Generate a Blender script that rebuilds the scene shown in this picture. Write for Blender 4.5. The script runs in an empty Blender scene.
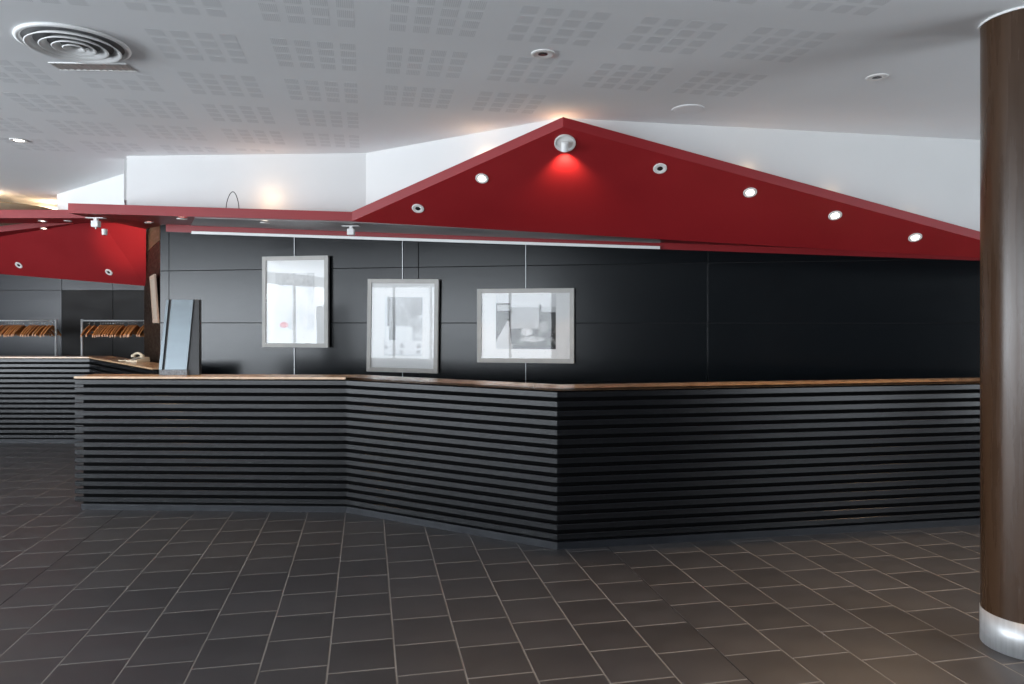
import bpy, bmesh, math, random
from mathutils import Vector, Matrix
random.seed(7)
SC = bpy.context.scene
COL = SC.collection
# ------------------------------------------------------------------ camera
F = 712.0; HZ = 321.0; CH = 1.57; CEIL = 3.03
cd = bpy.data.cameras.new('camera'); cam = bpy.data.objects.new('camera', cd); COL.objects.link(cam)
cam.location = (0, 0, CH); cam.rotation_euler = (math.pi/2, 0, 0)
cd.sensor_width = 36.0; cd.lens = 36.0*F/1024; cd.shift_y = -(342.0-HZ)/1024; cd.clip_start = 0.05
SC.camera = cam
# ------------------------------------------------------------------ world and exposure
w = bpy.data.worlds.new('world'); SC.world = w; w.use_nodes = True
w.node_tree.nodes['Background'].inputs[0].default_value = (0.78, 0.88, 1.0, 1)
w.node_tree.nodes['Background'].inputs[1].default_value = 1.0
vs = SC.view_settings
vs.view_transform = 'Standard'; vs.look = 'None'; vs.gamma = 1.0; vs.use_curve_mapping = False
vs.exposure = 0.4
# ------------------------------------------------------------------ daylight through the windows
def area(name, loc, rot, sx, sy, power, color):
    l = bpy.data.lights.new(name, 'AREA'); l.shape = 'RECTANGLE'; l.size = sx; l.size_y = sy
    l.energy = power; l.color = color
    o = bpy.data.objects.new(name, l); COL.objects.link(o); o.location = loc; o.rotation_euler = rot
    return o
H = math.pi/2
DAY = (0.86, 0.93, 1.0)
XL, XR, YB, YF = -12.0, 7.0, -7.0, 11.0
area('daylight_rear_window', (-7.7, YB-0.12, 1.5), (H, 0, 0), 7.0, 2.5, 520, DAY)
area('daylight_side_window', (XL-0.12, -1.5, 1.5), (H, 0, -H), 10.0, 2.5, 940, DAY)
area('daylight_right_window', (XR+0.12, 0.1, 1.5), (H, 0, H), 3.2, 2.5, 130, DAY)
area('daylight_right_window_narrow', (XR+0.12, 3.15, 1.5), (H, 0, H), 0.8, 2.5, 34, DAY)
# unseen upward lamps added outside the windows to brighten the ceiling
area('ceiling_fill_rear', (-7.7, YB-2.0, 0.05), (math.pi, 0, 0), 7.4, 3.4, 1400, DAY)
area('ceiling_fill_side', (XL-2.0, -1.5, 0.05), (math.pi, 0, 0), 3.4, 10.4, 3000, DAY)
area('ceiling_fill_right', (XR+1.6, 0.4, 0.05), (math.pi, 0, 0), 2.6, 5.0, 200, DAY)
WARM = (1.0, 0.66, 0.36)

# ------------------------------------------------------------------ helpers
def at(px, py, Y):
    return Vector(((px-512)/F*Y, Y, CH-(py-HZ)/F*Y))
def mesh(name, verts, faces, smooth=False):
    me = bpy.data.meshes.new(name); me.from_pydata([tuple(v) for v in verts], [], faces); me.update()
    bm = bmesh.new(); bm.from_mesh(me); bmesh.ops.recalc_face_normals(bm, faces=bm.faces); bm.to_mesh(me); bm.free()
    if smooth:
        for p in me.polygons: p.use_smooth = True
    return me
def link(name, me, mat=None, parent=None, loc=None):
    o = bpy.data.objects.new(name, me); COL.objects.link(o)
    if mat is not None and me is not None and len(me.materials) == 0: me.materials.append(mat)
    if parent is not None: o.parent = parent
    if loc is not None: o.location = loc
    return o
def empty(name, loc=(0,0,0), rot=(0,0,0)):
    o = bpy.data.objects.new(name, None); COL.objects.link(o); o.location = loc; o.rotation_euler = rot
    o.empty_display_size = 0.1
    return o
def tag(o, label=None, cat=None, group=None, kind=None):
    if label: o['label'] = label
    if cat: o['category'] = cat
    if group: o['group'] = group
    if kind: o['kind'] = kind
    return o
class MB:
    def __init__(s): s.v = []; s.f = []
    def add(s, vs_, fs):
        n = len(s.v); s.v += [Vector(v) for v in vs_]; s.f += [tuple(i+n for i in f) for f in fs]; return s
    def box(s, a, b):
        x0,y0,z0 = a; x1,y1,z1 = b
        return s.add([(x0,y0,z0),(x1,y0,z0),(x1,y1,z0),(x0,y1,z0),(x0,y0,z1),(x1,y0,z1),(x1,y1,z1),(x0,y1,z1)],
                     [(0,3,2,1),(4,5,6,7),(0,1,5,4),(1,2,6,5),(2,3,7,6),(3,0,4,7)])
    def prism(s, poly, z0, z1):
        n = len(poly)
        vv = [(p[0],p[1],z0) for p in poly]+[(p[0],p[1],z1) for p in poly]
        ff = [tuple(range(n-1,-1,-1)), tuple(range(n,2*n))]+[(i,(i+1)%n,n+(i+1)%n,n+i) for i in range(n)]
        return s.add(vv, ff)
    def slab(s, bottom, top):
        n = len(bottom)
        ff = [tuple(range(n-1,-1,-1)), tuple(range(n,2*n))]+[(i,(i+1)%n,n+(i+1)%n,n+i) for i in range(n)]
        return s.add(list(bottom)+list(top), ff)
    def lathe(s, prof, n=32, closed=False):
        k = len(prof); vv = []; ff = []
        for i in range(n):
            a = 2*math.pi*i/n
            for r,z in prof: vv.append((r*math.cos(a), r*math.sin(a), z))
        for i in range(n):
            j = (i+1)%n
            for q in range(k if closed else k-1):
                ff.append((i*k+q, j*k+q, j*k+(q+1)%k, i*k+(q+1)%k))
        return s.add(vv, ff)
    def disc(s, r, z, n=32):
        return s.add([(r*math.cos(2*math.pi*i/n), r*math.sin(2*math.pi*i/n), z) for i in range(n)], [tuple(range(n))])
    def tube(s, pts, r, n=8):
        pts = [Vector(p) for p in pts]; vv = []; ff = []; up = None
        for i,p in enumerate(pts):
            d = (pts[min(i+1,len(pts)-1)]-pts[max(i-1,0)]).normalized()
            if up is None: up = d.orthogonal().normalized()
            up = (up-d*up.dot(d)).normalized(); b = d.cross(up)
            for k in range(n):
                a = 2*math.pi*k/n; vv.append(p+(up*math.cos(a)+b*math.sin(a))*r)
        for i in range(len(pts)-1):
            for k in range(n):
                ff.append((i*n+k, i*n+(k+1)%n, (i+1)*n+(k+1)%n, (i+1)*n+k))
        ff += [tuple(range(n-1,-1,-1)), tuple(range((len(pts)-1)*n, len(pts)*n))]
        return s.add(vv, ff)
    def me(s, name, smooth=False): return mesh(name, s.v, s.f, smooth)
    def build(s, name, mat, parent=None, smooth=False, loc=None, bevel=0):
        o = link(name, s.me(name, smooth), mat, parent, loc)
        if bevel:
            m = o.modifiers.new('bevel', 'BEVEL'); m.width = bevel; m.segments = 2; m.limit_method = 'ANGLE'
        return o
def off(poly, d):
    # offset of an open plan polyline to its right hand side (d>0 : towards -y for a line running +x)
    out = []
    for i,p in enumerate(poly):
        p = Vector(p[:2]); ns = []
        if i > 0: e = (p-Vector(poly[i-1][:2])).normalized(); ns.append(Vector((e.y,-e.x)))
        if i < len(poly)-1: e = (Vector(poly[i+1][:2])-p).normalized(); ns.append(Vector((e.y,-e.x)))
        if len(ns) == 2:
            b = (ns[0]+ns[1]).normalized(); q = p+b*(d/b.dot(ns[0]))
        else: q = p+ns[0]*d
        out.append(q)
    return out
# ------------------------------------------------------------------ materials
def mat(name, color, rough=0.5, metal=0.0, spec=0.5, coat=0.0, coat_rough=0.1, bump=None, vary=None, grain=None, obvar=0.0, emit=None):
    m = bpy.data.materials.new(name); m.use_nodes = True; nt = m.node_tree; N = nt.nodes; L = nt.links
    b = N['Principled BSDF']
    b.inputs['Base Color'].default_value = (*color, 1); b.inputs['Roughness'].default_value = rough
    b.inputs['Metallic'].default_value = metal; b.inputs['Specular IOR Level'].default_value = spec
    b.inputs['Coat Weight'].default_value = coat; b.inputs['Coat Roughness'].default_value = coat_rough
    tc = N.new('ShaderNodeTexCoord'); cur = None
    if vary:   # (scale, amount, stretch)
        sc, am, st = vary
        mp = N.new('ShaderNodeMapping'); mp.inputs['Scale'].default_value = st; L.new(tc.outputs['Object'], mp.inputs[0])
        n = N.new('ShaderNodeTexNoise'); n.inputs['Scale'].default_value = sc; n.inputs['Detail'].default_value = 5; L.new(mp.outputs[0], n.inputs['Vector'])
        r = N.new('ShaderNodeMapRange'); r.inputs['From Min'].default_value = .3; r.inputs['From Max'].default_value = .7
        r.inputs['To Min'].default_value = 1-am; r.inputs['To Max'].default_value = 1+am; L.new(n.outputs['Fac'], r.inputs['Value'])
        cur = r.outputs[0]
        rr = N.new('ShaderNodeMath'); rr.operation = 'MULTIPLY'; rr.inputs[1].default_value = rough; L.new(cur, rr.inputs[0]); L.new(rr.outputs[0], b.inputs['Roughness'])
    if obvar:
        oi = N.new('ShaderNodeObjectInfo'); r2 = N.new('ShaderNodeMapRange'); L.new(oi.outputs['Random'], r2.inputs['Value'])
        r2.inputs['To Min'].default_value = 1-obvar; r2.inputs['To Max'].default_value = 1+obvar
        if cur:
            mm = N.new('ShaderNodeMath'); mm.operation = 'MULTIPLY'; L.new(cur, mm.inputs[0]); L.new(r2.outputs[0], mm.inputs[1]); cur = mm.outputs[0]
        else: cur = r2.outputs[0]
    if cur:
        mx = N.new('ShaderNodeVectorMath'); mx.operation = 'SCALE'; mx.inputs[0].default_value = color; L.new(cur, mx.inputs['Scale']); L.new(mx.outputs[0], b.inputs['Base Color'])
    if bump:   # (scale, strength)
        n2 = N.new('ShaderNodeTexNoise'); n2.inputs['Scale'].default_value = bump[0]; n2.inputs['Detail'].default_value = 3; L.new(tc.outputs['Object'], n2.inputs['Vector'])
        bp = N.new('ShaderNodeBump'); bp.inputs['Strength'].default_value = bump[1]; bp.inputs['Distance'].default_value = .01
        L.new(n2.outputs['Fac'], bp.inputs['Height']); L.new(bp.outputs[0], b.inputs['Normal'])
    if emit:
        b.inputs['Emission Color'].default_value = (*emit[0], 1); b.inputs['Emission Strength'].default_value = emit[1]
    return m
M = {}
M['tile'] = mat('slate_tile', (0.052, 0.0505, 0.053), 0.40, spec=0.55, vary=(2.2, .18, (1,1,1)), bump=(14, .03), obvar=.12)
M['grout'] = mat('grout', (0.235, 0.22, 0.205), 0.9, vary=(3, .2, (1,1,1)))
M['dark_grout'] = mat('dark_grout', (0.02, 0.018, 0.018), 0.9)
M['ceiling'] = mat('ceiling_paint', (0.82, 0.83, 0.84), 0.85, vary=(1.2, .02, (1,1,1)))
M['white'] = mat('white_wall_paint', (0.66, 0.665, 0.66), 0.8, vary=(1.5, .02, (1,1,1)))
M['trimwhite'] = mat('white_enamel', (0.80, 0.80, 0.79), 0.4)
M['red'] = mat('red_lacquer', (0.25, 0.013, 0.017), 0.42, spec=0.38, vary=(2.0, .06, (1,1,1)))
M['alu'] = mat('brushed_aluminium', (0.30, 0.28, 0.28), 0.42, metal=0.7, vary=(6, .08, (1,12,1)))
M['panel'] = mat('black_wall_panel', (0.004, 0.0055, 0.007), 0.21, spec=0.27, vary=(4, .05, (1,1,6)))
M['joint'] = mat('black_joint', (0.004, 0.004, 0.005), 0.8)
M['slat'] = mat('black_slat_lacquer', (0.0065, 0.007, 0.0082), 0.25, spec=0.32)
M['core'] = mat('black_core', (0.002, 0.002, 0.0022), 0.8, spec=.05)
M['plinth'] = mat('plinth_grey', (0.013, 0.0145, 0.018), 0.4, spec=.3, vary=(6, .2, (1,1,1)))
M['woodtop'] = mat('worktop_oak', (0.58, 0.37, 0.21), 0.28, vary=(9, .2, (1,6,1)), coat=.3)
M['veneer'] = mat('column_veneer', (0.052, 0.027, 0.014), 0.28, spec=.35, vary=(5, .14, (6,6,.35)), coat=.12, coat_rough=.18)
M['steel'] = mat('brushed_steel', (0.62, 0.63, 0.64), 0.5, metal=0.6, vary=(12, .1, (6,6,.4)))
M['brown'] = mat('dark_brown_wood', (0.022, 0.013, 0.008), 0.5, spec=.15, vary=(5, .2, (1,1,6)))
M['brown_lit'] = mat('lit_passage_brown', (0.10, 0.062, 0.034), 0.5, spec=.2, vary=(5, .2, (1,1,6)))  # lighter brown with the passage light put into the colour
M['greywall'] = mat('charcoal_wall', (0.024, 0.026, 0.032), 0.34, spec=.35, vary=(2, .1, (1,1,3)))
M['charcoal'] = mat('charcoal_dark_panel', (0.012, 0.011, 0.011), 0.6, spec=.25, vary=(2, .1, (1,1,3)))
M['frame'] = mat('pale_grey_frame', (0.40, 0.385, 0.36), 0.5, vary=(9, .08, (1,1,1)))
M['frameedge'] = mat('pale_pink_frame', (0.46, 0.34, 0.26), 0.6)
M['cream'] = mat('cream_card', (0.42, 0.34, 0.27), 0.8)
M['mount'] = mat('white_mount', (0.80, 0.80, 0.79), 0.85)
M['wire'] = mat('steel_wire', (0.55, 0.56, 0.57), 0.4, metal=.6)
M['blackwire'] = mat('black_cable', (0.01, 0.01, 0.01), 0.5)
M['ring'] = mat('lamp_ring', (0.72, 0.71, 0.69), 0.35)
M['lens_off'] = mat('lamp_lens_dark', (0.02, 0.02, 0.022), 0.2)
M['lens_on'] = mat('lamp_lens_lit', (1, 1, 1), 0.3, emit=((1.0, 0.9, 0.74), 9.0))
M['tube'] = mat('bright_gap_glow', (1, 1, 1), 0.3, emit=((1.0, 0.93, 0.82), 5.0))  # glow of the made-up box in the bright gap
M['grille'] = mat('vent_dark', (0.16, 0.16, 0.165), 0.6)
M['mirror'] = mat('polished_metal', (0.62, 0.60, 0.57), 0.3, metal=.35)
M['hanger'] = mat('varnished_beech', (0.50, 0.20, 0.06), 0.38, vary=(8, .15, (1,1,1)), obvar=.25)
M['hook'] = mat('chrome_hook', (0.6, 0.6, 0.6), 0.25, metal=1.0)
M['rack'] = mat('rack_white_tube', (0.50, 0.52, 0.54), 0.35, metal=.3)
M['board'] = mat('grey_metal_board', (0.13, 0.155, 0.17), 0.30, metal=.5, vary=(3, .08, (1,1,3)))
M['boarddark'] = mat('board_black', (0.007, 0.007, 0.008), 0.5)
M['speck'] = mat('speckled_base', (0.16, 0.17, 0.18), 0.6, vary=(60, .6, (1,1,1)))
M['phone'] = mat('ivory_plastic', (0.66, 0.58, 0.44), 0.4)
M['phonekey'] = mat('grey_keys', (0.25, 0.23, 0.2), 0.5)
M['coved'] = mat('tan_plaster', (0.42, 0.33, 0.22), 0.8)
M['wallgrey'] = mat('rear_wall_paint', (0.16, 0.155, 0.15), 0.85)
M['winframe'] = mat('window_frame_dark', (0.05, 0.05, 0.055), 0.5)
# perforated ceiling square: fine grid of dark holes
m = bpy.data.materials.new('perforated_plaster'); m.use_nodes = True; nt = m.node_tree; N = nt.nodes; L = nt.links
b = N['Principled BSDF']; b.inputs['Roughness'].default_value = .85
tc = N.new('ShaderNodeTexCoord'); mp = N.new('ShaderNodeMapping'); mp.inputs['Scale'].default_value = (105,105,105); L.new(tc.outputs['Object'], mp.inputs[0])
vo = N.new('ShaderNodeTexVoronoi'); vo.voronoi_dimensions = '2D'; vo.inputs['Randomness'].default_value = 0.0; vo.inputs['Scale'].default_value = 1; L.new(mp.outputs[0], vo.inputs['Vector'])
cr = N.new('ShaderNodeValToRGB'); cr.color_ramp.elements[0].position = .27; cr.color_ramp.elements[0].color = (.59,.60,.61,1)
cr.color_ramp.elements[1].position = .34; cr.color_ramp.elements[1].color = (.78,.79,.80,1)
L.new(vo.outputs['Distance'], cr.inputs[0]); L.new(cr.outputs[0], b.inputs['Base Color']); M['perf'] = m
# print: greyscale picture stored as a colour attribute
m = bpy.data.materials.new('art_print'); m.use_nodes = True; nt = m.node_tree; N = nt.nodes
a = N.new('ShaderNodeAttribute'); a.attribute_name = 'ink'; nt.links.new(a.outputs['Color'], N['Principled BSDF'].inputs['Base Color'])
N['Principled BSDF'].inputs['Roughness'].default_value = .7; M['print'] = m
# picture glass
m = bpy.data.materials.new('picture_glass'); m.use_nodes = True; nt = m.node_tree; N = nt.nodes; L = nt.links
N.remove(N['Principled BSDF']); g = N.new('ShaderNodeBsdfGlossy'); g.inputs['Roughness'].default_value = .02
t = N.new('ShaderNodeBsdfTransparent'); fr = N.new('ShaderNodeFresnel'); fr.inputs[0].default_value = 1.3
mx = N.new('ShaderNodeMixShader'); L.new(fr.outputs[0], mx.inputs[0]); L.new(t.outputs[0], mx.inputs[1]); L.new(g.outputs[0], mx.inputs[2])
L.new(mx.outputs[0], N['Material Output'].inputs['Surface']); M['glass'] = m

# ================================================================== SETTING
# ---- floor: grout bed with square tiles, staggered a little from column to column
floor = tag(MB().box((XL-0.3, YB-0.3, -0.12), (XR+0.3, YF+0.3, -0.0010)).build('floor', M['grout']), 'dark grey stone tile floor with pale joints', kind='structure')
UD = Vector((-0.1996, 0.9799)); VD = Vector((0.9799, 0.1996)); PT = 0.302; V0 = -0.174; U0 = 3.569
yaw = math.atan2(VD.y, VD.x)
g_ = PT/2-0.0036
tile_me = MB().slab([(-g_,-g_,-.012),(g_,-g_,-.012),(g_,g_,-.012),(-g_,g_,-.012)],
                    [(-g_,-g_,-.0012),(g_,-g_,-.0012),(g_,g_,-.0012),(-g_,g_,-.0012)])
i0 = len(tile_me.v); c_ = g_-.0015
tile_me.f.pop(1)
tile_me.v += [Vector(p) for p in ((-c_,-c_,0),(c_,-c_,0),(c_,c_,0),(-c_,c_,0))]
tile_me.f += [(4+i,4+(i+1)%4,8+(i+1)%4,8+i) for i in range(4)]+[(8,9,10,11)]
tm = mesh('tile', tile_me.v, tile_me.f); tm.materials.append(M['tile'])
tiles = []
for k in range(-36, 30):
    for n in range(-34, 36):
        v = V0+(k+.5)*PT
        u = U0+((n+.5)*PT+(-0.2742*PT*k)%PT)
        c = VD*v+UD*u
        if not (XL+.2 < c.x < XR-.2 and YB+.2 < c.y < YF-.2): continue
        big = -1
        if c.y > 1.0:
            px = 512+F*c.x/c.y; py = HZ+F*CH/c.y
            if -20 < px < 985 and 440 < py < 700: big = F*F*PT*PT*CH/c.y**3
        # floor hidden behind the counter counts as not seen
        if c.y > 5.9 and c.x > -3.7: big = -1
        if c.y > 4.95 and c.x > .3 and c.y > 4.95+(c.x-.3)*.18: big = -1
        tiles.append((big, c.x, c.y))
tiles.sort(key=lambda q: -q[0])
rot = Matrix.Rotation(yaw, 4, 'Z')
for big, x, y in tiles[:300]:
    o = link('tile', tm, None, floor, (x, y, 0)); o.rotation_euler = (0, 0, yaw)
rest = MB()
for big, x, y in tiles[300:]:
    rest.add([rot @ p + Vector((x, y, 0)) for p in tile_me.v], tile_me.f)
tag(rest.build('far_tiles', M['tile'], floor), 'floor tiles further away', kind='stuff')
for k in (-6, 6):
    v = V0+k*PT
    a0 = VD*v+UD*1.5; a1 = VD*v+UD*(6.6 if k < 0 else 5.4); s = VD*0.0036
    MB().slab([(*(a0-s),-.01),(*(a0+s),-.01),(*(a1+s),-.01),(*(a1-s),-.01)], [(*(a0-s),-.0004),(*(a0+s),-.0004),(*(a1+s),-.0004),(*(a1-s),-.0004)]).build('dark_joint', M['dark_grout'], floor)

# ---- ceiling with perforated squares in groups of sixteen
ceiling = tag(MB().box((XL-.3, YB-.3, CEIL), (XR+.3, YF+.3, CEIL+.15)).build('ceiling', M['ceiling']), 'white plaster ceiling with groups of perforated squares', kind='structure')
BK = [(-3.41,6.30), (-1.27,6.19), (0.345,5.12), (3.77,5.74), (6.9,6.307)]
def bulk_y(x):
    for p, q in zip(BK, BK[1:]):
        if p[0] <= x <= q[0]: return p[1]+(q[1]-p[1])*(x-p[0])/(q[0]-p[0])
    return 6.2 if x < -3.41 else 6.3
pm = MB().box((-.039,-.041,-.0004), (.039,.041,.001)).me('perforated_square'); pm.materials.append(M['perf'])
DIFF = Vector((-2.30, 3.74)); squares = []
for gi in range(-14, 3):
    for gj in range(-4, 6):
        if gj == 2 and gi > 0: continue
        if gj >= 3 and gi > -2: continue
        for a_ in range(4):
            for b_ in range(4):
                v = .749+.6*gi+.117*a_; u = 3.42-.165+.63*gj+.11*b_
                c = VD*v+UD*u
                if c.x < XL+.3 or c.y < YB+.3: continue
                if (c-DIFF).length < .42 or (abs(c.x+2.41) < .30 and abs(c.y-4.09) < .17): continue
                if c.y > bulk_y(c.x)-.1 and c.x > -3.5: continue
                if c.x <= -3.5 and c.y > 6.9: continue
                d = 99
                if c.y > 1:
                    px = 512+F*c.x/c.y; py = HZ-F*(CEIL-CH)/c.y
                    if -5 < px < 1024 and py > -5: d = c.y
                squares.append((d, c.x, c.y))
squares.sort()
for d, x, y in squares[:300]:
    o = link('perforated_square', pm, None, ceiling, (x, y, CEIL)); o.rotation_euler = (0,0,yaw)
rest = MB(); bx_ = MB().box((-.039,-.041,-.0004), (.039,.041,.001))
for d, x, y in squares[300:]:
    rest.add([rot @ p + Vector((x, y, CEIL)) for p in bx_.v], bx_.f)
tag(rest.build('far_perforated_squares', M['perf'], ceiling), kind='stuff')

# ---- dark panelled wall behind the counter
WA = Vector((-3.753, 7.79)); WDIR = Vector((.9824, -.187)).normalized(); WN = Vector((-WDIR.y, WDIR.x))*-1   # WN faces the room
def wpt(px, d=0.0):   # where the vertical plane through a picture column meets the wall line
    k = (px-512)/F
    # WA.x + t*dx = k*(WA.y+t*dy)
    A_ = WA+WN*d; t = (k*A_.y-A_.x)/(WDIR.x-k*WDIR.y)
    return A_+WDIR*t, t
def wp(t, d, z):
    q = WA+WDIR*t+WN*d; return Vector((q.x, q.y, z))
t_l = wpt(160)[1]; t_r = 10.6
def wslab(t0, t1, d0, d1, z0, z1, z0b=None, z1b=None):
    z0b = z0 if z0b is None else z0b; z1b = z1 if z1b is None else z1b
    return MB().slab([wp(t0,d0,z0), wp(t1,d0,z0b), wp(t1,d1,z0b), wp(t0,d1,z0)], [wp(t0,d0,z1), wp(t1,d0,z1b), wp(t1,d1,z1b), wp(t0,d1,z1)])
wall_back = tag(wslab(t_l, t_r, -.2, -.02, 0, CEIL).build('wall_back', M['joint']), 'black panelled wall behind the long counter', kind='structure')
PW = 2.85; cols = [t_l, 0, PW, 2*PW, 3*PW, t_r]
rows = [0.0, .414, .982, 1.55, 2.118, CEIL]
for ca, cb in zip(cols, cols[1:]):
    for ra, rb in zip(rows, rows[1:]):
        wslab(ca+.003, cb-.003, -.02, 0, ra+.003, rb-.003).build('panel', M['panel'], wall_back, bevel=.0015)
# return wall in brown wood at the left end
def seg(p, q, d0, d1, z0, z1):
    p = Vector(p); q = Vector(q); e = (q-p).normalized(); n = Vector((e.y, -e.x))
    return MB().prism([p+n*d0, q+n*d0, q+n*d1, p+n*d1], z0, z1)
wl = WA+WDIR*t_l
BW0 = (wl.x-.012, wl.y+.03); BW1 = (-4.97, 9.62)
wall_return = tag(seg(BW1, BW0, 0, -.06, 0, 2.46).build('wall_return', M['brown']), 'dark brown wooden return wall', kind='structure')
seg(BW1, BW0, .004, -.06, 2.465, 2.72).build('lit_passage_panel', M['brown_lit'], wall_return)  # lighter panel stands in for the lit passage ceiling

# ---- white bulkhead above the canopy (built after the canopy planes are known)
V1 = at(352, 221, 5.85); V2 = at(563, 127, 4.90); V3 = at(1065, 263, 5.64)
FL = at(68, 213, 5.90); BLL = at(145, 229, 8.2); BL = Vector((*WA, 1.57+96.5*7.79/F))
BRt = wpt(1065)[1]; BRp = wpt(1065)[0]; BR = Vector((BRp.x, BRp.y, CH+(HZ-258.2)*BRp.y/F))
def plane(a, b, c):
    n = (b-a).cross(c-a).normalized()
    if n.z > 0: n = -n
    return a, n          # n points down, out of the underside
TRI = plane(V1, V2, V3); FA = plane(FL, V1, BL); FB = plane(V1, V3, BL)
def zon(pl, x, y):
    a, n = pl; return a.z-(n.x*(x-a.x)+n.y*(y-a.y))/n.z
def hit(px, py, pl):
    a, n = pl; d = at(px, py, 1.0)-Vector((0,0,CH)); o = Vector((0,0,CH)); s = (a-o).dot(n)/d.dot(n); return o+d*s
TH = 0.07
def bulk_z(x, y): 
    z = zon(TRI, x, y) if x > V1.x else zon(FA, x, y)
    return max(z, zon(FB, x, y) if x > V1.x else z)
def bulk_pts():
    out = []
    for p, q in zip(BK, BK[1:]):
        for i in range(6):
            t = i/6; out.append((p[0]+(q[0]-p[0])*t, p[1]+(q[1]-p[1])*t))
    return out+[BK[-1]]
bp = bulk_pts(); bo = off(bp, -.1)
wallm = MB()
vb = []
for (x,y), q in zip(bp, bo):
    z = max(bulk_z(x,y)+TH*.6, 2.02); vb += [(x,y,z), (x,y,CEIL), (q.x,q.y,CEIL), (q.x,q.y,z)]
ff = []
for i in range(len(bp)-1):
    a0 = i*4; b0 = a0+4
    ff += [(a0,b0,b0+1,a0+1), (a0+2,b0+2,b0+3,a0+3), (a0+3,b0+3,b0,a0), (a0+1,b0+1,b0+2,a0+2)]
ff += [(0,1,2,3), tuple(len(vb)-4+i for i in (3,2,1,0))]
tag(wallm.add(vb, ff).build('wall_bulkhead', M['white']), 'white wall strip between red canopy and ceiling', kind='structure')
tag(seg((-3.50,6.42), (-3.83,7.06), 0, .08, 2.66, CEIL).build('wall_bulkhead_return', M['white']), kind='structure')
tag(MB().slab([(-5.25,8.215,2.84),(-3.80,7.02,2.68),(-3.73,7.11,2.68),(-5.18,8.3,2.84)],[(-5.25,8.215,CEIL),(-3.80,7.02,CEIL),(-3.73,7.11,CEIL),(-5.18,8.3,CEIL)]).build('wall_bulkhead_left', M['white']), kind='structure')

# ---- far charcoal wall of the cloakroom
CY = 10.9
wall_far = tag(MB().box((XL, CY, 0), (-4.2, CY+.15, CEIL)).build('wall_far', M['charcoal']), 'charcoal wall behind the coat racks', kind='structure')
fx = [-11.9, -9.4, -6.88, -6.1, -5.3, -4.3]; fz = [0.02, 1.0, 2.04, 2.3, 3.0]
for i, (xa, xb) in enumerate(zip(fx, fx[1:])):
    for j, (za, zb) in enumerate(zip(fz, fz[1:])):
        dark = i >= 2 and j <= 1
        MB().box((xa+.004, CY-.02, za+.004), (xb-.004, CY, zb-.004)).build('wall_panel', M['charcoal'] if dark else M['greywall'], wall_far)
# ---- rest of the room shell with the glazed sides behind the photographer
def wall_with_openings(name, axis, c, lo, hi, opens, z0=.25, z1=2.75):
    # opens: list of (a,b) along the wall
    mb = MB(); cur = lo
    def bx(a, b, za, zb):
        if axis == 'x': mb.box((a, min(c), za), (b, max(c), zb))
        else: mb.box((min(c), a, za), (max(c), b, zb))
    for a, b2 in opens:
        bx(cur, a, 0, CEIL); bx(a, b2, 0, z0); bx(a, b2, z1, CEIL); cur = b2
    bx(cur, hi, 0, CEIL)
    return tag(mb.build(name, M['wallgrey']), kind='structure')
wn = 0
def window(axis, c, a, b, n, z0=.25, z1=2.75):
    global wn; wn += 1
    e = tag(empty('window_%d' % wn, ((a+b)/2, c, z0) if axis == 'x' else (c, (a+b)/2, z0)), kind='structure')
    h = z1-z0; w_ = b-a
    def piece(nm, p0, p1, q0, q1):
        mb = MB()
        if axis == 'x': mb.box((p0,-.03,q0), (p1,.03,q1))
        else: mb.box((-.03,p0,q0), (.03,p1,q1))
        mb.build(nm, M['winframe'], e)
    piece('sill', -w_/2, w_/2, 0, .06); piece('head', -w_/2, w_/2, h-.06, h)
    for i in range(n+1):
        x = -w_/2+.03+(w_-.06)*i/n; piece('mullion', x-.03, x+.03, .06, h-.06)
wall_with_openings('wall_rear', 'x', (YB-.1, YB), XL, XR, [(-11.2, -4.2)])
wall_with_openings('wall_left', 'y', (XL-.1, XL), YB, YF, [(-6.5, 3.5)])
wall_with_openings('wall_right', 'y', (XR, XR+.1), YB, YF, [(-1.5, 1.7), (2.75, 3.55)])
tag(MB().box((-4.2, YF, 0), (XR, YF+.15, CEIL)).build('wall_behind_bar', M['wallgrey']), kind='structure')
window('x', YB-.05, -11.2, -4.2, 5); window('y', XL-.05, -6.5, 3.5, 6); window('y', XR+.05, -1.5, 1.7, 2); window('y', XR+.05, 2.75, 3.55, 1)

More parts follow.
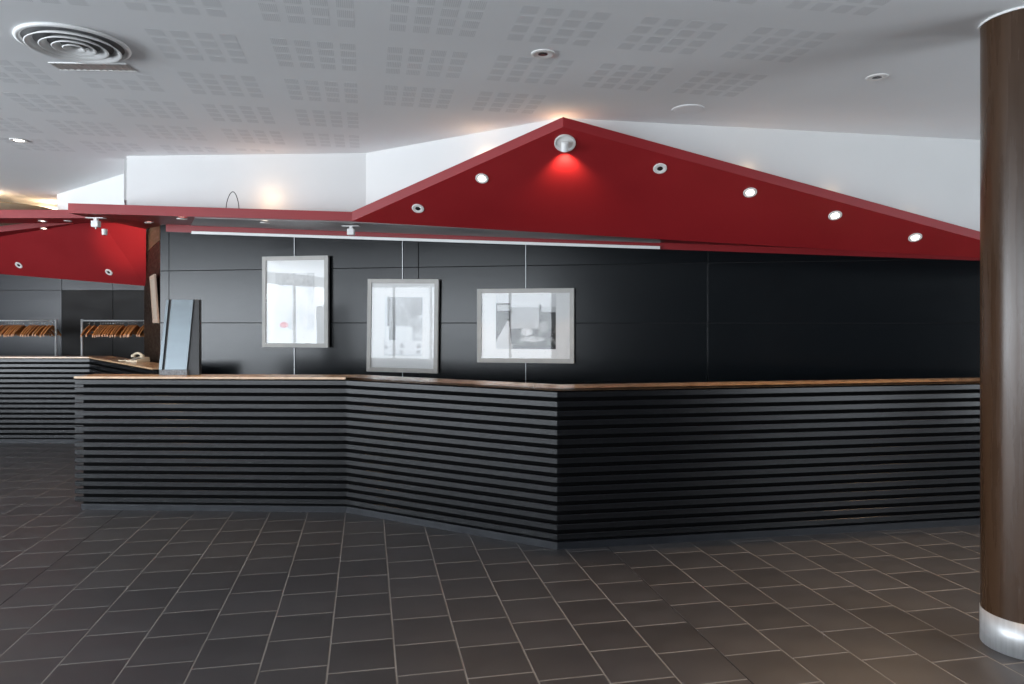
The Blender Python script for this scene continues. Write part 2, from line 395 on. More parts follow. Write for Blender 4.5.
# ================================================================== COUNTERS
def counter(name, label, poly, nseg_first=0, depth=.27, top_label='', zt=1.11):
    e = empty(name, (0,0,0)); tag(e, label, 'counter')
    inner = off(poly, -.035); core = off(poly, -.036); coreb = off(poly, -min(.30, depth-.02))
    core[0] = core[0]+(core[1]-core[0]).normalized()*.05
    coreb[0] = coreb[0]+(coreb[1]-coreb[0]).normalized()*.05
    p1 = off(poly, -.006)
    p1[0] = p1[0]+(p1[1]-p1[0]).normalized()*.05
    for s in range(len(poly)-1):
        a, b2 = Vector(poly[s]), Vector(poly[s+1])
        me = MB().prism([a, b2, inner[s+1], inner[s]], 0, .040).me('slat'); me.materials.append(M['slat'])
        bmx = bmesh.new(); bmx.from_mesh(me)
        bmesh.ops.bevel(bmx, geom=[ed for ed in bmx.edges if abs(ed.verts[0].co.z-ed.verts[1].co.z) < 1e-5], offset=.003, segments=1, affect='EDGES'); bmx.to_mesh(me); bmx.free()
        for k in range(16): link('slat', me, None, e, (0, 0, .068+.0650*k))
        MB().prism([core[s], core[s+1], coreb[s+1], coreb[s]], 0.05, zt-.018).build('core_panel', M['core'], e)
        MB().prism([p1[s], p1[s+1], coreb[s+1], coreb[s]], 0, .05).build('plinth', M['plinth'], e)
    fr_ = off(poly, .012); bk = off(poly, -depth)
    n = len(poly); topm = MB()
    for s in range(n-1):
        topm.prism([fr_[s], fr_[s+1], bk[s+1], bk[s]], zt-.017, zt)
    t = topm.build('worktop', M['woodtop']); tag(t, top_label, 'worktop')
    bm = bmesh.new(); bm.from_mesh(t.data)
    bmesh.ops.remove_doubles(bm, verts=bm.verts, dist=1e-4)
    dead = [f for f in bm.faces if abs(f.normal.z) < .5 and all(len(ed.link_faces) > 2 for ed in f.edges if abs(ed.verts[0].co.z-ed.verts[1].co.z) > .01)]
    bmesh.ops.delete(bm, geom=dead, context='FACES_ONLY'); bm.to_mesh(t.data); bm.free()
    return e
CP = [(-3.635,5.92), (-1.357,5.83), (.309,4.88), (3.60,5.48), (4.3,5.608)]
counter('slatted_counter', 'long black folded counter faced with horizontal slats across the hall', CP, top_label='narrow pale wooden worktop along the long folded counter')
C2 = [(-9.6,9.18), (-5.42,9.13), (-3.52,6.99)]
counter('slatted_counter', 'farther black slatted counter in front of the coat racks', C2, depth=.27, top_label='wooden worktop of the farther counter carrying the telephone')

# ================================================================== RED CANOPIES
def shift(p, dz): return Vector((p.x, p.y, p.z+dz))
canopy = tag(empty('red_canopy', (V1.x, V1.y, 0)), 'red folded canopy with raised pointed wing over the long counter', 'canopy')
def cpart(mb, name, mat_, parent, root):
    o = mb.build(name, mat_, parent)
    o.matrix_parent_inverse = Matrix.Translation(-root.location); return o
mb = MB()
vv = [FL, V1, V3, BR, BL, BLL]; tt = [shift(FL,.082), shift(V1,.075), shift(V3,.07), shift(BR,.07), shift(BL,.08), shift(BLL,.08)]
mb.add(vv+tt, [(0,1,4),(0,4,5),(1,2,3),(1,3,4),(6,7,10),(6,10,11),(7,8,9),(7,9,10)]+[(i,(i+1)%6,6+(i+1)%6,6+i) for i in range(6)])
cpart(mb, 'flat_soffit', M['red'], canopy, canopy)
nrm = TRI[1]
mb = MB().slab([V1+Vector((.0,0,-.002)), V2, V3], [shift(V1,.075)+Vector((0,0,.002)), at(563,117,4.90), shift(V3,.064)])
cpart(mb, 'raised_wing', M['red'], canopy, canopy)
# red band on top of the wall under the soffit, grey soffit strip, white picture rail
def wz(px, py):
    q, t = wpt(px); return t, CH+(HZ-py)*q.y/F
ta, za0 = wz(168, 232.0); tb, zb0 = wz(1040, 263.0); _, za1 = wz(168, 225.0); _, zb1 = wz(1040, 258.0)
band = wslab(ta, tb, 0.0, .035, za0, za1+.03, zb0, zb1+.03)
cpart(band, 'wall_band', M['red'], canopy, canopy)
rail = empty('picture_rail', (0,0,0)); tag(rail, 'long white picture rail under the red canopy', 'rail')
tr0, zr0 = wz(195, 234.2); tr1, zr1 = wz(660, 249.4)
wslab(tr0, tr1, .036, .062, zr0, zr0+.026, zr1, zr1+.024).build('rail', M['trimwhite'], rail); rbar = rail.children[0]
wslab(tr0, tr1, .062, .068, zr0-.004, zr0+.006, zr1-.004, zr1+.006).build('lip', M['trimwhite'], rbar)
# grey strip lying under the soffit, from just behind the front edge back to the band
def soff(px, py): 
    pl = FA if px < 352 else FB
    return hit(px, py, pl)
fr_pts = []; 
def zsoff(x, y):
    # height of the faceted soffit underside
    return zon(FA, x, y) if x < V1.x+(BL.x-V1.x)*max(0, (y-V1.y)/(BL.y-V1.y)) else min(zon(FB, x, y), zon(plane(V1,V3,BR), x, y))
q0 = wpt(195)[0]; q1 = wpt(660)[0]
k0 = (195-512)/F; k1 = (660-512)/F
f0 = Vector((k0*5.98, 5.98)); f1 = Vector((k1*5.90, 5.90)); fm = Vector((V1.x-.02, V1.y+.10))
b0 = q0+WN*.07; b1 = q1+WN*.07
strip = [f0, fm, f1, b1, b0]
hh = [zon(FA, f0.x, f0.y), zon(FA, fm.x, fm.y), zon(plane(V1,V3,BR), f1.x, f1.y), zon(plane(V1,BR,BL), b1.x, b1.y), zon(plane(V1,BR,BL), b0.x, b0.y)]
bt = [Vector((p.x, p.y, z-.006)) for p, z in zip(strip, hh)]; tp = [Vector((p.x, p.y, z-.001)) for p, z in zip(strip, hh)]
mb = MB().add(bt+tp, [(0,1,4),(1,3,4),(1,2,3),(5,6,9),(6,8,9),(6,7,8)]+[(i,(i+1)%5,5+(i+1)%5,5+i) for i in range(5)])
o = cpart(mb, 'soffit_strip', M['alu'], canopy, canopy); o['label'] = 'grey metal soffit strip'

# second canopy over the farther counter
AP = at(100,220,8.9); TL = at(-150,250,9.2); B2L = at(-150,261.6,9.9); B2R = at(146,286,9.5); TR = at(146,227,8.75)
canopy2 = tag(empty('red_canopy', (AP.x, AP.y, 0)), 'farther red canopy with tilted face above the coat counter', 'canopy')
mb = MB().add([TL, AP, TR, B2R, B2L]+[shift(p,.075) for p in (TL,AP,TR,B2R,B2L)],
              [(0,1,4),(1,3,4),(1,2,3),(5,6,9),(6,8,9),(6,7,8)]+[(i,(i+1)%5,5+(i+1)%5,5+i) for i in range(5)])
cpart(mb, 'tilted_wing', M['red'], canopy2, canopy2)
mb = MB().box((at(-160,0,8.0).x, 8.0, 2.727), (at(120,0,8.0).x, 8.42, 2.82))
cpart(mb, 'upper_slab', M['red'], canopy2, canopy2)
W2A = plane(TL, AP, B2L); W2B = plane(AP, B2R, B2L)

# ================================================================== COLUMN
R = .18
col = tag(empty('round_column', (2.477, 3.441, 0)), 'glossy brown veneered round column with steel foot ring', 'column')
MB().lathe([(R,.165),(R,CEIL-.012)], 96).build('shaft', M['veneer'], col, smooth=True)
MB().lathe([(R+.002,0),(R+.002,.165),(R-.01,.165),(R-.01,0)], 96, closed=True).build('foot_ring', M['steel'], col, smooth=True)
MB().lathe([(R,CEIL-.012),(R+.006,CEIL-.012),(R+.006,CEIL-.001),(R,CEIL-.001)], 96, closed=True).build('top_ring', M['trimwhite'], col)

# ================================================================== LIGHT FITTINGS
def orient(o, n):
    o.rotation_euler = Vector(n).to_track_quat('-Z', 'Y').to_euler()
def downlight(loc, n, dia, lit, label, group, power=0, up=0, cat='downlight'):
    e = empty('downlight', loc); orient(e, n); tag(e, label, cat, group)
    r = dia/2
    q = .58 if lit else .42
    MB().lathe([(r*q,-.004),(r*.8,-.008),(r,-.005),(r,.0),(r*q,.0)], 32, closed=True).build('trim_ring', M['ring'], e, smooth=False)
    MB().lathe([(r*(q+.01),-.0035),(r*.3,-.0045),(0.001,-.005)], 32).build('lens', M['lens_on'] if lit else M['lens_off'], e)
    if lit and power:
        l = bpy.data.lights.new('lamp', 'SPOT'); l.energy = power; l.color = WARM; l.spot_size = math.radians(95); l.spot_blend = .6; l.shadow_soft_size = r*.5
        lo = bpy.data.objects.new('lamp', l); COL.objects.link(lo); lo.parent = e; lo.location = (0,0,-.03)
    if up:
        l = bpy.data.lights.new('stray_light', 'POINT'); l.energy = up; l.color = WARM; l.shadow_soft_size = .05
        lo = bpy.data.objects.new('stray_light', l); COL.objects.link(lo); lo.parent = e; lo.location = (0,0,.22)
    return e
GW = 'downlights in the raised red wing'
for px, py, lit, lab in ((418,208,0,'unlit downlight nearest the left tip of the raised red wing'),
                         (482,178,1,'lit downlight left of the peak spotlight on the red wing'),
                         (660,168,0,'unlit downlight just right of the peak spotlight on the red wing'),
                         (750,192,1,'first lit downlight right of the unlit one on the red wing'),
                         (835,215,1,'middle of three lit downlights on the right slope of the red wing'),
                         (915,237,1,'lit downlight nearest the brown column on the red wing')):
    p = hit(px, py, TRI); downlight(p+TRI[1]*.003, TRI[1], .098, lit, lab, GW, power=22 if lit else 0, up=.8 if lit else 0)
GF = 'small lit downlights under the flat red soffit'
for px, py, lab, pl in ((149,221,'lit soffit downlight at the far left near the brown return wall',plane(FL,BL,BLL)), (182,217,'lit soffit downlight above the leaning grey board',FA), (265,220,'lit soffit downlight above the first framed picture',FA)):
    p = hit(px, py, pl); downlight(p+pl[1]*(.02 if px == 265 else .012), pl[1], .085, 1, lab, GF, power=16, up=.7 if px == 265 else 0)
for px, py, lab, pl in ((19,265,'unlit downlight low on the farther red canopy, at the photo edge',W2B), (109,272,'unlit downlight low on the farther red canopy, beside the brown wall',W2B)):
    p = hit(px, py, pl); downlight(p+pl[1]*.003, pl[1], .098, 0, lab, 'unlit downlights in the farther red canopy')
p = hit(44, 228, W2A); downlight(p+W2A[1]*.003, W2A[1], .08, 1, 'lit downlight along the upper edge of the farther red canopy', None, power=5)
for px, lit, lab in ((43,1,'lit downlight under the farther upper red slab'), (68,0,'unlit downlight under the farther upper red slab')):
    Yd = 8.22; downlight(Vector(((px-512)/F*Yd, Yd, 2.7265)), (0,0,-1), .09, lit, lab, None, power=3 if lit else 0)
DN = Vector((0,0,-1))
def ceil_pt(px, py): 
    Y = (CEIL-CH)*F/(HZ-py); return Vector(((px-512)/F*Y, Y, CEIL-.0005))
downlight(ceil_pt(543,53.5), DN, .13, 0, 'unlit ceiling downlight nearest the red peak', 'unlit ceiling downlights')
downlight(ceil_pt(877,77), DN, .125, 0, 'unlit ceiling downlight nearest the brown column', 'unlit ceiling downlights')
downlight(ceil_pt(19,140), DN, .13, 1, 'lit ceiling downlight near the left edge beyond the round vent', None, power=14)
cover = MB().lathe([(.001,-.006),(.085,-.006),(.1,-.003),(.108,-.005),(.112,0),(.1,0),(.001,0)], 40).build('speaker_cover', M['ceiling'], loc=ceil_pt(688,109)); tag(cover, 'flush white round speaker cover in the ceiling', 'speaker')
# out of frame ceiling downlights that light the floor
for x, y, lab in ((1.6,2.4,'lit ceiling downlight above the floor by the column'), (3.6,3.0,'lit ceiling downlight right of the column'), (-0.6,2.2,'lit ceiling downlight above the middle of the floor'), (4.6,4.6,'lit ceiling downlight above the right end of the counter')):
    downlight(Vector((x,y,CEIL-.0005)), DN, .13, 1, lab, 'lit ceiling downlights overhead', power=48 if x > 1 else 22)

# peak spotlight: round plate with a small cylinder head washing the red wing
p = hit(565,142.5,TRI)+TRI[1]*.002
sp = empty('peak_spotlight', p); orient(sp, TRI[1]); tag(sp, 'white spotlight on a round plate at the peak of red wing', 'spotlight')
MB().lathe([(.001,-.002),(.058,-.004),(.066,-.012),(.075,-.012),(.075,0),(.001,0)], 40).build('plate', M['ring'], sp)
back = (Vector((0.08,5.9,2.25))-p).normalized()
hd = MB().lathe([(.001,-.035),(.022,-.034),(.025,-.028),(.025,.028),(.022,.034),(.001,.035)], 28).build('head', M['trimwhite'], sp, smooth=False)
inv = sp.matrix_basis.to_3x3().inverted()
M3 = sp.rotation_euler.to_matrix()
wd = M3.inverted() @ Vector((0, .45, -.9)).normalized()
hd.rotation_euler = wd.to_track_quat('-Z','Y').to_euler(); hd.location = (0,0,-.042)
l = bpy.data.lights.new('beam', 'SPOT'); l.energy = 17; l.color = (1.0,.62,.38); l.spot_size = math.radians(100); l.spot_blend = .9; l.shadow_soft_size = .02
lo = bpy.data.objects.new('beam', l); COL.objects.link(lo); lo.parent = sp
tgt = hit(566, 190, TRI); src = p+Vector((0,.03,-.085)); lo.location = M3.inverted() @ (src-p); lo.rotation_euler = (M3.inverted() @ (tgt-src)).to_track_quat('-Z','Y').to_euler()
l = bpy.data.lights.new('ceiling_glow', 'POINT'); l.energy = .8; l.color = WARM; l.shadow_soft_size = .06
lo = bpy.data.objects.new('ceiling_glow', l); COL.objects.link(lo); lo.parent = sp; lo.location = M3.inverted() @ Vector((-.02,.10,.09))

# bracket spotlights under the soffit
def bracket_spot(px, py, Y, label, pl, aim=None, power=0):
    q = hit(px, py, pl)-Vector((0,0,.02))
    e = tag(empty('bracket_spotlight', q), label, 'spotlight', 'white bracket spotlights under the canopy')
    MB().box((-.075,-.03,-.010), (.075,.03,-.004)).build('mounting_plate', M['trimwhite'], e)
    MB().box((-.014,-.014,-.03), (.014,.014,-.010)).build('stem', M['ring'], e)
    MB().box((-.030,-.026,-.084), (.030,.026,-.030)).build('head', M['trimwhite'], e, bevel=.004)
    if power:
        MB().box((-.004,-.008,-.10), (.004,.008,-.084)).build('arm', M['ring'], e)
        MB().lathe([(.001,-.03),(.02,-.03),(.024,.02),(.001,.025)], 20).build('lamp_cup', M['ring'], e, loc=(.045,.05,-.115))
        l = bpy.data.lights.new('beam', 'SPOT'); l.energy = power; l.color = (1,.6,.4); l.spot_size = math.radians(17); l.spot_blend = .9; l.shadow_soft_size = .03
        lo = bpy.data.objects.new('beam', l); COL.objects.link(lo); lo.parent = e; lo.location = (.06,.09,-.14)
        lo.rotation_euler = (aim-(q+Vector((.06,.09,-.14)))).to_track_quat('-Z','Y').to_euler()
bracket_spot(351, 223.2, 0, 'white bracket spotlight at the fold of the red canopy', FA)
bracket_spot(96, 215.0, 0, 'white bracket spotlight at the left end of the red canopy', FA, aim=hit(128, 240, W2B), power=480)
# warm lights of the distant ceiling recess
drum = tag(empty('ceiling_drum', at(-12, 200, 8.6)), 'tan round lowered ceiling drum glowing at the far left', 'ceiling drum')
drum.location.z = 2.80
MB().lathe([(.35,.02),(.62,.0),(.78,.02),(.82,.08),(.80,.12),(.30,.12)], 64).build('rim', M['coved'], drum, smooth=True)
MB().lathe([(.001,.0),(.34,.0),(.36,.03)], 48).build('recess', M['brown'], drum)
for a_ in (0.2, 1.1, -1.0, 2.3):
    l = bpy.data.lights.new('cove_lamp', 'POINT'); l.energy = 5; l.color = (1,.80,.58); l.shadow_soft_size = .08
    lo = bpy.data.objects.new('cove_lamp', l); COL.objects.link(lo); lo.parent = drum; lo.location = (.72*math.cos(a_), .72*math.sin(a_), .17)
fix = tag(empty('bright_gap_box', (at(-10,0,9.5).x, 9.5, 2.90)), 'added bright white glow box between the farther red slabs', 'glow box')  # made-up glowing box fills the bright gap between the slabs
MB().box((-1.2,-.06,.03), (.40,.06,.07)).build('housing', M['trimwhite'], fix)
MB().box((-1.18,-.04,-.02), (.38,.04,.03)).build('tube', M['tube'], fix, bevel=.01)  # no real tube, only the glow of the added box

# round spiral vent and the polished slot grille in the ceiling
vent = tag(empty('ceiling_vent', (DIFF.x, DIFF.y, CEIL)), 'large round white vent of nested cones in the ceiling', 'vent')
MB().lathe([(.235,.0),(.262,.0),(.266,-.008),(.25,-.016),(.235,-.008)], 64, closed=True).build('rim', M['trimwhite'], vent, smooth=True)
MB().disc(.237, -.001, 64).build('backing', M['grille'], vent)
for r in (.222,.16,.104,.055):
    MB().lathe([(r,-.030),(r-.035,-.006),(r-.039,-.006),(r-.006,-.033)], 56, closed=True).build('cone', M['trimwhite'], vent, smooth=True)
gr = tag(empty('slot_grille', (-2.405, 4.085, CEIL)), 'narrow polished slot grille beside the round ceiling vent', 'vent')
gr.rotation_euler = (0,0,.05)
MB().box((-.215,-.062,-.006), (.215,-.052,0)).build('frame', M['trimwhite'], gr); MB().box((-.215,.052,-.006), (.215,.062,0)).build('frame', M['trimwhite'], gr)
MB().box((-.215,-.052,-.003), (.215,.052,-.0005)).build('plate', M['mirror'], gr)
for i in range(12):
    x = -.2+.4*i/11; MB().box((x-.003,-.052,-.0055), (x+.003,.052,-.003)).build('blade', M['mirror'], gr)

# cable loop on top of the canopy
cl = []
for i in range(13):
    a_ = math.pi*i/12; p = at(232.5, 208.5, 6.02); p.z = zon(FA, p.x, p.y)+.086; cl.append(p+Vector((-.055*math.cos(a_), .02*math.sin(2*a_), .14*math.sin(a_)**.8)))
tag(MB().tube(cl, .0035, 6).build('cable_loop', M['blackwire'], smooth=True), 'thin black cable loop sticking up behind the red fascia', 'cable')

# ================================================================== FRAMED PICTURES
def vnoise(seed):
    rnd = random.Random(seed); g = [[rnd.random() for _ in range(40)] for _ in range(40)]
    def f(x, y):
        x %= 39; y %= 39; i, j = int(x), int(y); u, v = x-i, y-j; u = u*u*(3-2*u); v = v*v*(3-2*v)
        return (g[i][j]*(1-u)+g[i+1][j]*u)*(1-v)+(g[i][j+1]*(1-u)+g[i+1][j+1]*u)*v
    return f
n1 = vnoise(3)
def fb(x, y): return .55*n1(x,y)+.3*n1(x*2.1+7,y*2.1)+.15*n1(x*4.3,y*4.3+5)
def art_a(u, v):
    g = .70+.12*(fb(u*9+2, v*14)-.5)*2
    if u < .1 or v < .03: g = .7
    if .33 < u < .42 and v > .55: g -= .25*(v-.4)
    if u > .82: g -= .14*fb(1,v*10)
    g -= .16*max(0, fb(u*6, v*9+20)-.55)*3
    if (u-.22)**2/.012+(v-.91)**2/.0022 < 1: return (.60,.18,.20)
    return (g, g, g*.99)
def art_b(u, v):
    if v > .74:
        g = .70
        for cx, cy in ((.48,.83), (.92,.83), (.06,.86), (.45,.94), (.9,.93)):
            d = ((u-cx)/.07)**2+((v-cy)/.045)**2
            if d < 1: g -= .34*(1-d)*(.5+fb(u*30,v*30))
        if v > .97: g = .55
        return (g,)*3
    g = .40+.22*(fb(u*5,v*6)-.5)*2
    if u < .08: g = .66
    if .08 < u < .15: g = .22
    if ((u-.95)/.35)**2+((v-.55)/.25)**2 < 1: g += .12
    if v > .5 and u < .75: g = .72 if (u < .13 or u > .3) else .32
    return (g, g*1.02, g*1.03)
def art_c(u, v):
    n = fb(u*9, v*9)
    g = .62
    if v < .24: g = .74
    if u < .24 and .17 < v < .33: g = .30 if (v < .2 or v > .3 or u < .03) else .6
    if u < .24 and v >= .33: g = .30-.1*n
    if .72 < u and v > .33: g = .17+.12*n
    if .72 < u < .76 and v > .2: g = .2
    if .24 <= u <= .72 and v > .25: g = .60-.12*n
    if v > .62 and u > .2:
        g = .16+.28*max(0, fb(u*16,v*18)-.42)*3
    if ((u-.52)/.1)**2+((v-.69)/.07)**2 < 1: g = .50+.2*n
    if ((u-.62)/.2)**2+((v-.82)/.05)**2 < 1: g = .42+.25*n
    if ((u-.80)/.08)**2+((v-.60)/.10)**2 < 1: g = .36+.1*n
    if v > .48 and u < .22+.12*(v-.5) and v > .86-1.9*u: g = .66
    if v > .93 and u > .3: g = .10
    g = g*g*1.25
    return (max(.012,g),)*3
def print_mesh(w_, h_, art, nx, ny):
    vv = []; ff = []
    for j in range(ny+1):
        for i in range(nx+1): vv.append((-w_/2+w_*i/nx, 0, h_/2-h_*j/ny))
    for j in range(ny):
        for i in range(nx): ff.append((j*(nx+1)+i, (j+1)*(nx+1)+i, (j+1)*(nx+1)+i+1, j*(nx+1)+i+1))
    me = bpy.data.meshes.new('print'); me.from_pydata(vv, [], ff); me.update()
    at_ = me.color_attributes.new('ink', 'FLOAT_COLOR', 'CORNER')
    for p in me.polygons:
        i = p.index % nx; j = p.index // nx; c = art((i+.5)/nx, (j+.5)/ny)
        for li in p.loop_indices: at_.data[li].color = (*c, 1)
    me.materials.append(M['print']); return me
def picture(x0, x1, y0, y1, pr, art, label, wires, fw=.043, tilt=0.0, res=(60,72)):
    pxc = (x0+x1)/2; q, t = wpt(pxc); tl = wpt(x0,.062)[1]; tr2 = wpt(x1,.062)[1]
    w_ = tr2-tl; tc_ = (tl+tr2)/2; yc = (WA+WDIR*tc_+WN*.062).y
    zt = CH+(HZ-y0)*yc/F; zb = CH+(HZ-y1)*yc/F; h_ = zt-zb
    e = empty('framed_picture', wp(tc_, .045, (zt+zb)/2)); e.rotation_euler = (0, 0, math.atan2(WDIR.y, WDIR.x)); e.rotation_euler.rotate_axis('Y', tilt)
    tag(e, label, 'picture', 'framed pictures on the dark wall')
    # local: x right along wall, -y toward room, z up
    a, b2 = w_/2, h_/2
    fs = [((-a,-.018,-b2),(-a+fw,.018,b2)), ((a-fw,-.018,-b2),(a,.018,b2)), ((-a+fw,-.018,b2-fw),(a-fw,.018,b2)), ((-a+fw,-.018,-b2),(a-fw,.018,-b2+fw))]
    for lo_, hi_ in fs: MB().box(lo_, hi_).build('frame_bar', M['frame'], e, bevel=.002)
    mnt = MB().box((-a+fw,-.002,-b2+fw), (a-fw,.012,b2-fw)).build('mount', M['mount'], e)
    MB().box((-a+fw,-.011,-b2+fw), (a-fw,-.009,b2-fw)).build('glass_pane', M['glass'], e)
    MB().box((-a+.01,.018,-b2+.01), (a-.01,.043,b2-.01)).build('backing_board', M['core'], e)
    u0, u1, v0, v1 = pr
    pw = (u1-u0)/(x1-x0)*w_; ph = (v1-v0)/(y1-y0)*h_
    o = link('print', print_mesh(pw, ph, art, *res), None, mnt, (((u0+u1)/2-(x0+x1)/2)/(x1-x0)*w_, -.0035, -((v0+v1)/2-(y0+y1)/2)/(y1-y0)*h_))
    return e
picture(262,328,256,347.5,(275,314,273,330),art_a,'portrait picture with reddish spot in print, hung highest and leftmost',0)
picture(367,438,279,372.5,(384,422,297,356),art_b,'middle portrait picture in pale grey frame, hung lowest over the counter',0, tilt=.014)
picture(477,574,288.5,363,(496,556,294,349),art_c,'landscape picture with dark interior photograph in pale grey frame',0, res=(80,72))
for px, lab in ((295,'thin hanging wire carrying the leftmost picture'), (403,'thin hanging wire carrying the middle portrait picture'), (526,'thin hanging wire carrying the landscape picture')):
    q, t = wpt(px); zt = zr0+(zr1-zr0)*(t-tr0)/(tr1-tr0)+.01
    tag(MB().tube([wp(t,.0645 if False else .026,zt) if False else wp(t,.0145,zt), wp(t,.0145,.9)], .0032, 6).build('picture_wire', M['wire']), lab, 'wire', 'picture hanging wires')
# small leaning frame on the brown return wall
p0 = Vector(BW0); p1 = Vector(BW1); e_ = (p1-p0).normalized(); nn = Vector((-e_.y, e_.x)) 
if nn.dot(Vector((0,0))-p0) < 0: nn = -nn
def bw(s, d, z): q = p0+e_*s+nn*d; return Vector((q.x,q.y,z))
# board seen edge-on from the hall
s0, s1 = .03, .62
zt = CH+(HZ-276)*8.2/F; zb = CH+(HZ-323)*8.1/F
fo = empty('small_frame', bw((s0+s1)/2, .02, zb)); tag(fo, 'small pale frame leaning out from the brown return wall', 'picture')
inv = Matrix.Translation(-fo.location)
def fpart(a, b2, d0, d1, za, zb_, name, m_):
    def P_(s, d, f): return bw(s, d+.035*f, zb+(zt-zb)*f)
    o = MB().slab([P_(a,d0,za),P_(b2,d0,za),P_(b2,d1,za),P_(a,d1,za)], [P_(a,d0,zb_),P_(b2,d0,zb_),P_(b2,d1,zb_),P_(a,d1,zb_)]).build(name, m_, fo); o.matrix_parent_inverse = inv
fpart(s0,s0+.05,.004,.022,0,1,'frame_bar',M['frameedge']); fpart(s1-.05,s1,.004,.022,0,1,'frame_bar',M['frameedge'])
fpart(s0+.05,s1-.05,.004,.022,0,.08,'frame_bar',M['frameedge']); fpart(s0+.05,s1-.05,.004,.022,.92,1,'frame_bar',M['frameedge'])
fpart(s0+.05,s1-.05,.006,.016,.08,.92,'mount',M['cream'])

# ================================================================== THINGS ON THE COUNTERS
# leaning grey board on the left end of the long counter
bd = empty('leaning_board', (at(178,0,6.06).x, 6.05, 1.11)); tag(bd, 'tall grey metal board with black edge on the left counter end', 'board')
k = 6.12/F
def bpx(px): return (px-178)*k
BH = .645
def lean(name, a0, a1, b0_, b1_, y0_, y1_, z0_, z1_, m_):
    # a = left/right x at bottom, b = left/right x at top; the board leans back towards the wall
    def Y_(z): return .10*z
    MB().slab([(a0,y0_+Y_(z0_),z0_),(a1,y0_+Y_(z0_),z0_),(a1,y1_+Y_(z0_),z0_),(a0,y1_+Y_(z0_),z0_)], [(b0_,y0_+Y_(z1_),z1_),(b1_,y0_+Y_(z1_),z1_),(b1_,y1_+Y_(z1_),z1_),(b0_,y1_+Y_(z1_),z1_)]).build(name, m_, bd, bevel=.002)
MB().box((bpx(160.5),-.01,0), (bpx(188),.07,.045)).build('base', M['speck'], bd)
lean('edge_strip', bpx(159), bpx(162.5), bpx(163.2), bpx(166), 0, .05, .045, BH, M['board'])
lean('groove', bpx(162.5), bpx(165), bpx(166), bpx(168.6), .012, .05, .045, BH, M['boarddark'])
lean('face_panel', bpx(165), bpx(187), bpx(168.6), bpx(190.5), 0, .05, .045, BH, M['board'])
lean('black_right_strip', bpx(187), bpx(199), bpx(190.5), bpx(195.5), .012, .06, 0.0, BH, M['boarddark'])  # black strip down the right of the face panel

# telephone on the farther counter
ph = empty('telephone', (-4.22, 8.03, 1.11), (0,0,-.5)); tag(ph, 'ivory desk telephone on the farther wooden worktop', 'telephone')
MB().slab([(-.10,-.085,0),(.10,-.085,0),(.10,.085,0),(-.10,.085,0)], [(-.095,-.08,.018),(.095,-.08,.018),(.095,.08,.055),(-.095,.08,.055)]).build('body', M['phone'], ph, bevel=.006); pbody = ph.children[0]
hs = [(-.08+.16*i/10, .0, .075+.022*math.sin(math.pi*i/10)) for i in range(11)]
hset = MB().tube(hs, .013, 10).build('handset', M['phone'], ph, smooth=True)
for s in (-1,1): MB().lathe([(.001,-.018),(.024,-.018),(.026,.0),(.018,.012),(.001,.014)], 20).build('earpiece', M['phone'], hset, loc=(s*.08,0,.07))
for i in range(3):
    for j in range(4): MB().box((-.03+i*.025,-.06+j*.018,.0), (-.013+i*.025,-.048+j*.018,.034+.0045*j)).build('key', M['phonekey'], pbody)
cord = [(-.10-.012*i, -.02-.006*i+.012*math.sin(i*1.3), .012+.004*math.cos(i*1.3)) for i in range(12)]
MB().tube(cord, .008, 6).build('cord', M['phone'], ph, smooth=True)

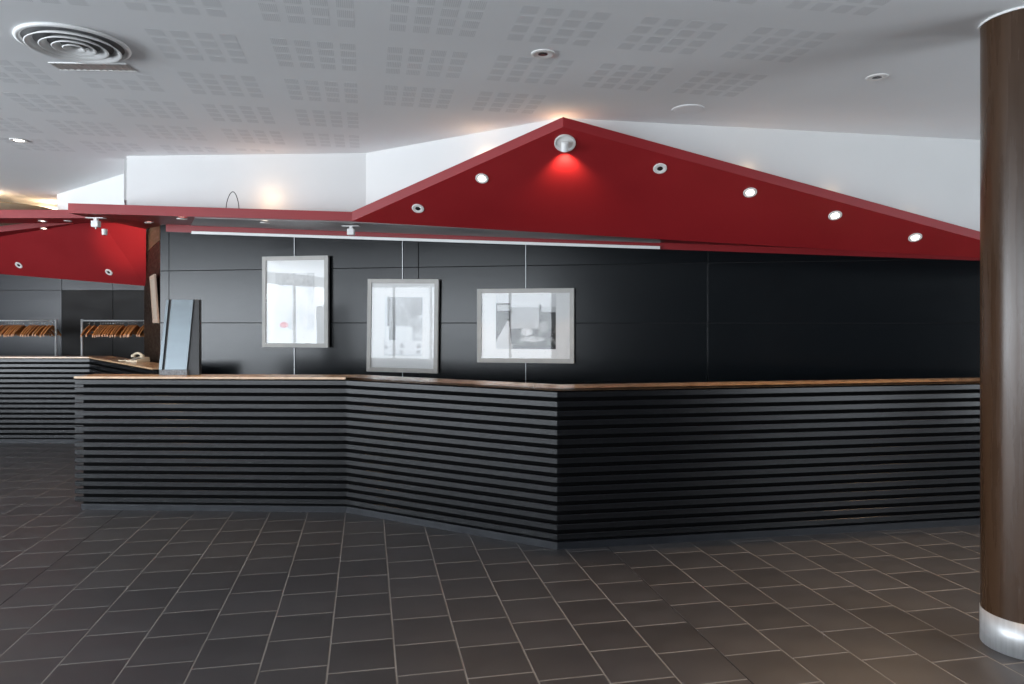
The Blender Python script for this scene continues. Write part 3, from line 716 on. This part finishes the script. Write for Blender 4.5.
# ================================================================== COAT RACKS AND HANGERS
def coat_rack(px0, px1, Y, label):
    xa, xb = (px0-512)/F*Y, (px1-512)/F*Y
    e = tag(empty('coat_rack', ((xa+xb)/2, Y, 0)), label, 'coat rack', 'coat racks behind the farther counter')
    h_ = (xb-xa)/2; z = CH+.005
    for s in (-1,1):
        post = MB().tube([(s*h_,0,.02),(s*h_,0,z+.02)], .016, 12).build('post', M['rack'], e, smooth=True)
        MB().box((s*h_-.025,-.25,0), (s*h_+.025,.25,.025)).build('foot', M['rack'], post)
    MB().tube([(-h_,0,z),(h_,0,z)], .010, 12).build('rail', M['rack'], e, smooth=True)
coat_rack(-70, 56, 10.2, 'pale tubular coat rack at the photo edge, hangers crowded')
coat_rack(82, 150, 9.9, 'pale tubular coat rack beside the brown return wall')
# hanger: arched flat bar with shoulders along local y, hook over the rail
hb = MB(); n = 8; vv = []; ff = []
for i in range(n+1):
    s = -1+2*i/n; y = .21*s; zc = -.085-.125*abs(s)**1.4; hw = .022-.006*abs(s)
    vv += [(-.008,y,zc-hw),(.008,y,zc-hw),(.008,y,zc+hw),(-.008,y,zc+hw)]
for i in range(n):
    for q in range(4): ff.append((i*4+q, i*4+(q+1)%4, i*4+4+(q+1)%4, i*4+4+q))
ff += [(3,2,1,0), tuple(n*4+q for q in range(4))]
hme = mesh('wooden_bar', vv, ff); hme.materials.append(M['hanger'])
hk = [(0, .013*math.sin(a_), .013*math.cos(a_)-.000) for a_ in [math.radians(d) for d in range(-110, 181, 29)]]
hk = [(0, .0145*math.sin(math.radians(d)), .0145*math.cos(math.radians(d))) for d in range(-100, 141, 30)]+[(0,.002,-.025),(0,0,-.06)]
kme = MB().tube(hk, .0028, 5).me('hook', True); kme.materials.append(M['hook'])
bme = MB().tube([(0,-.17,-.185),(0,.17,-.185)], .006, 6).me('trouser_bar', True); bme.materials.append(M['hanger'])
rn = random.Random(5)
for pxs, Y, lab, grp in (((2,5.5,8.5,11,13.5,16,18.5,21,23.5,30,32.5,35,38,42,45,49,52.5), 10.2, 'varnished wooden coat hanger on the rack at the photo edge', 'hangers on the coat rack at the photo edge'),
                    ((89.5,94.5,100.5,103,105.5,108,110.5,113,115.5,118,120.5,123,128.5,131,133,135,137,144,146.5), 9.9, 'varnished wooden coat hanger on the rack beside the brown wall', 'hangers on the coat rack beside the brown wall')):
    for px in pxs:
        e = tag(empty('coat_hanger', ((px-512)/F*Y, Y, CH+.005), (rn.uniform(-.03,.03), 0, .03+rn.uniform(-.03,.03))), lab, 'coat hanger', grp)
        link('wooden_bar', hme, None, e); link('hook', kme, None, e); link('trouser_bar', bme, None, e)
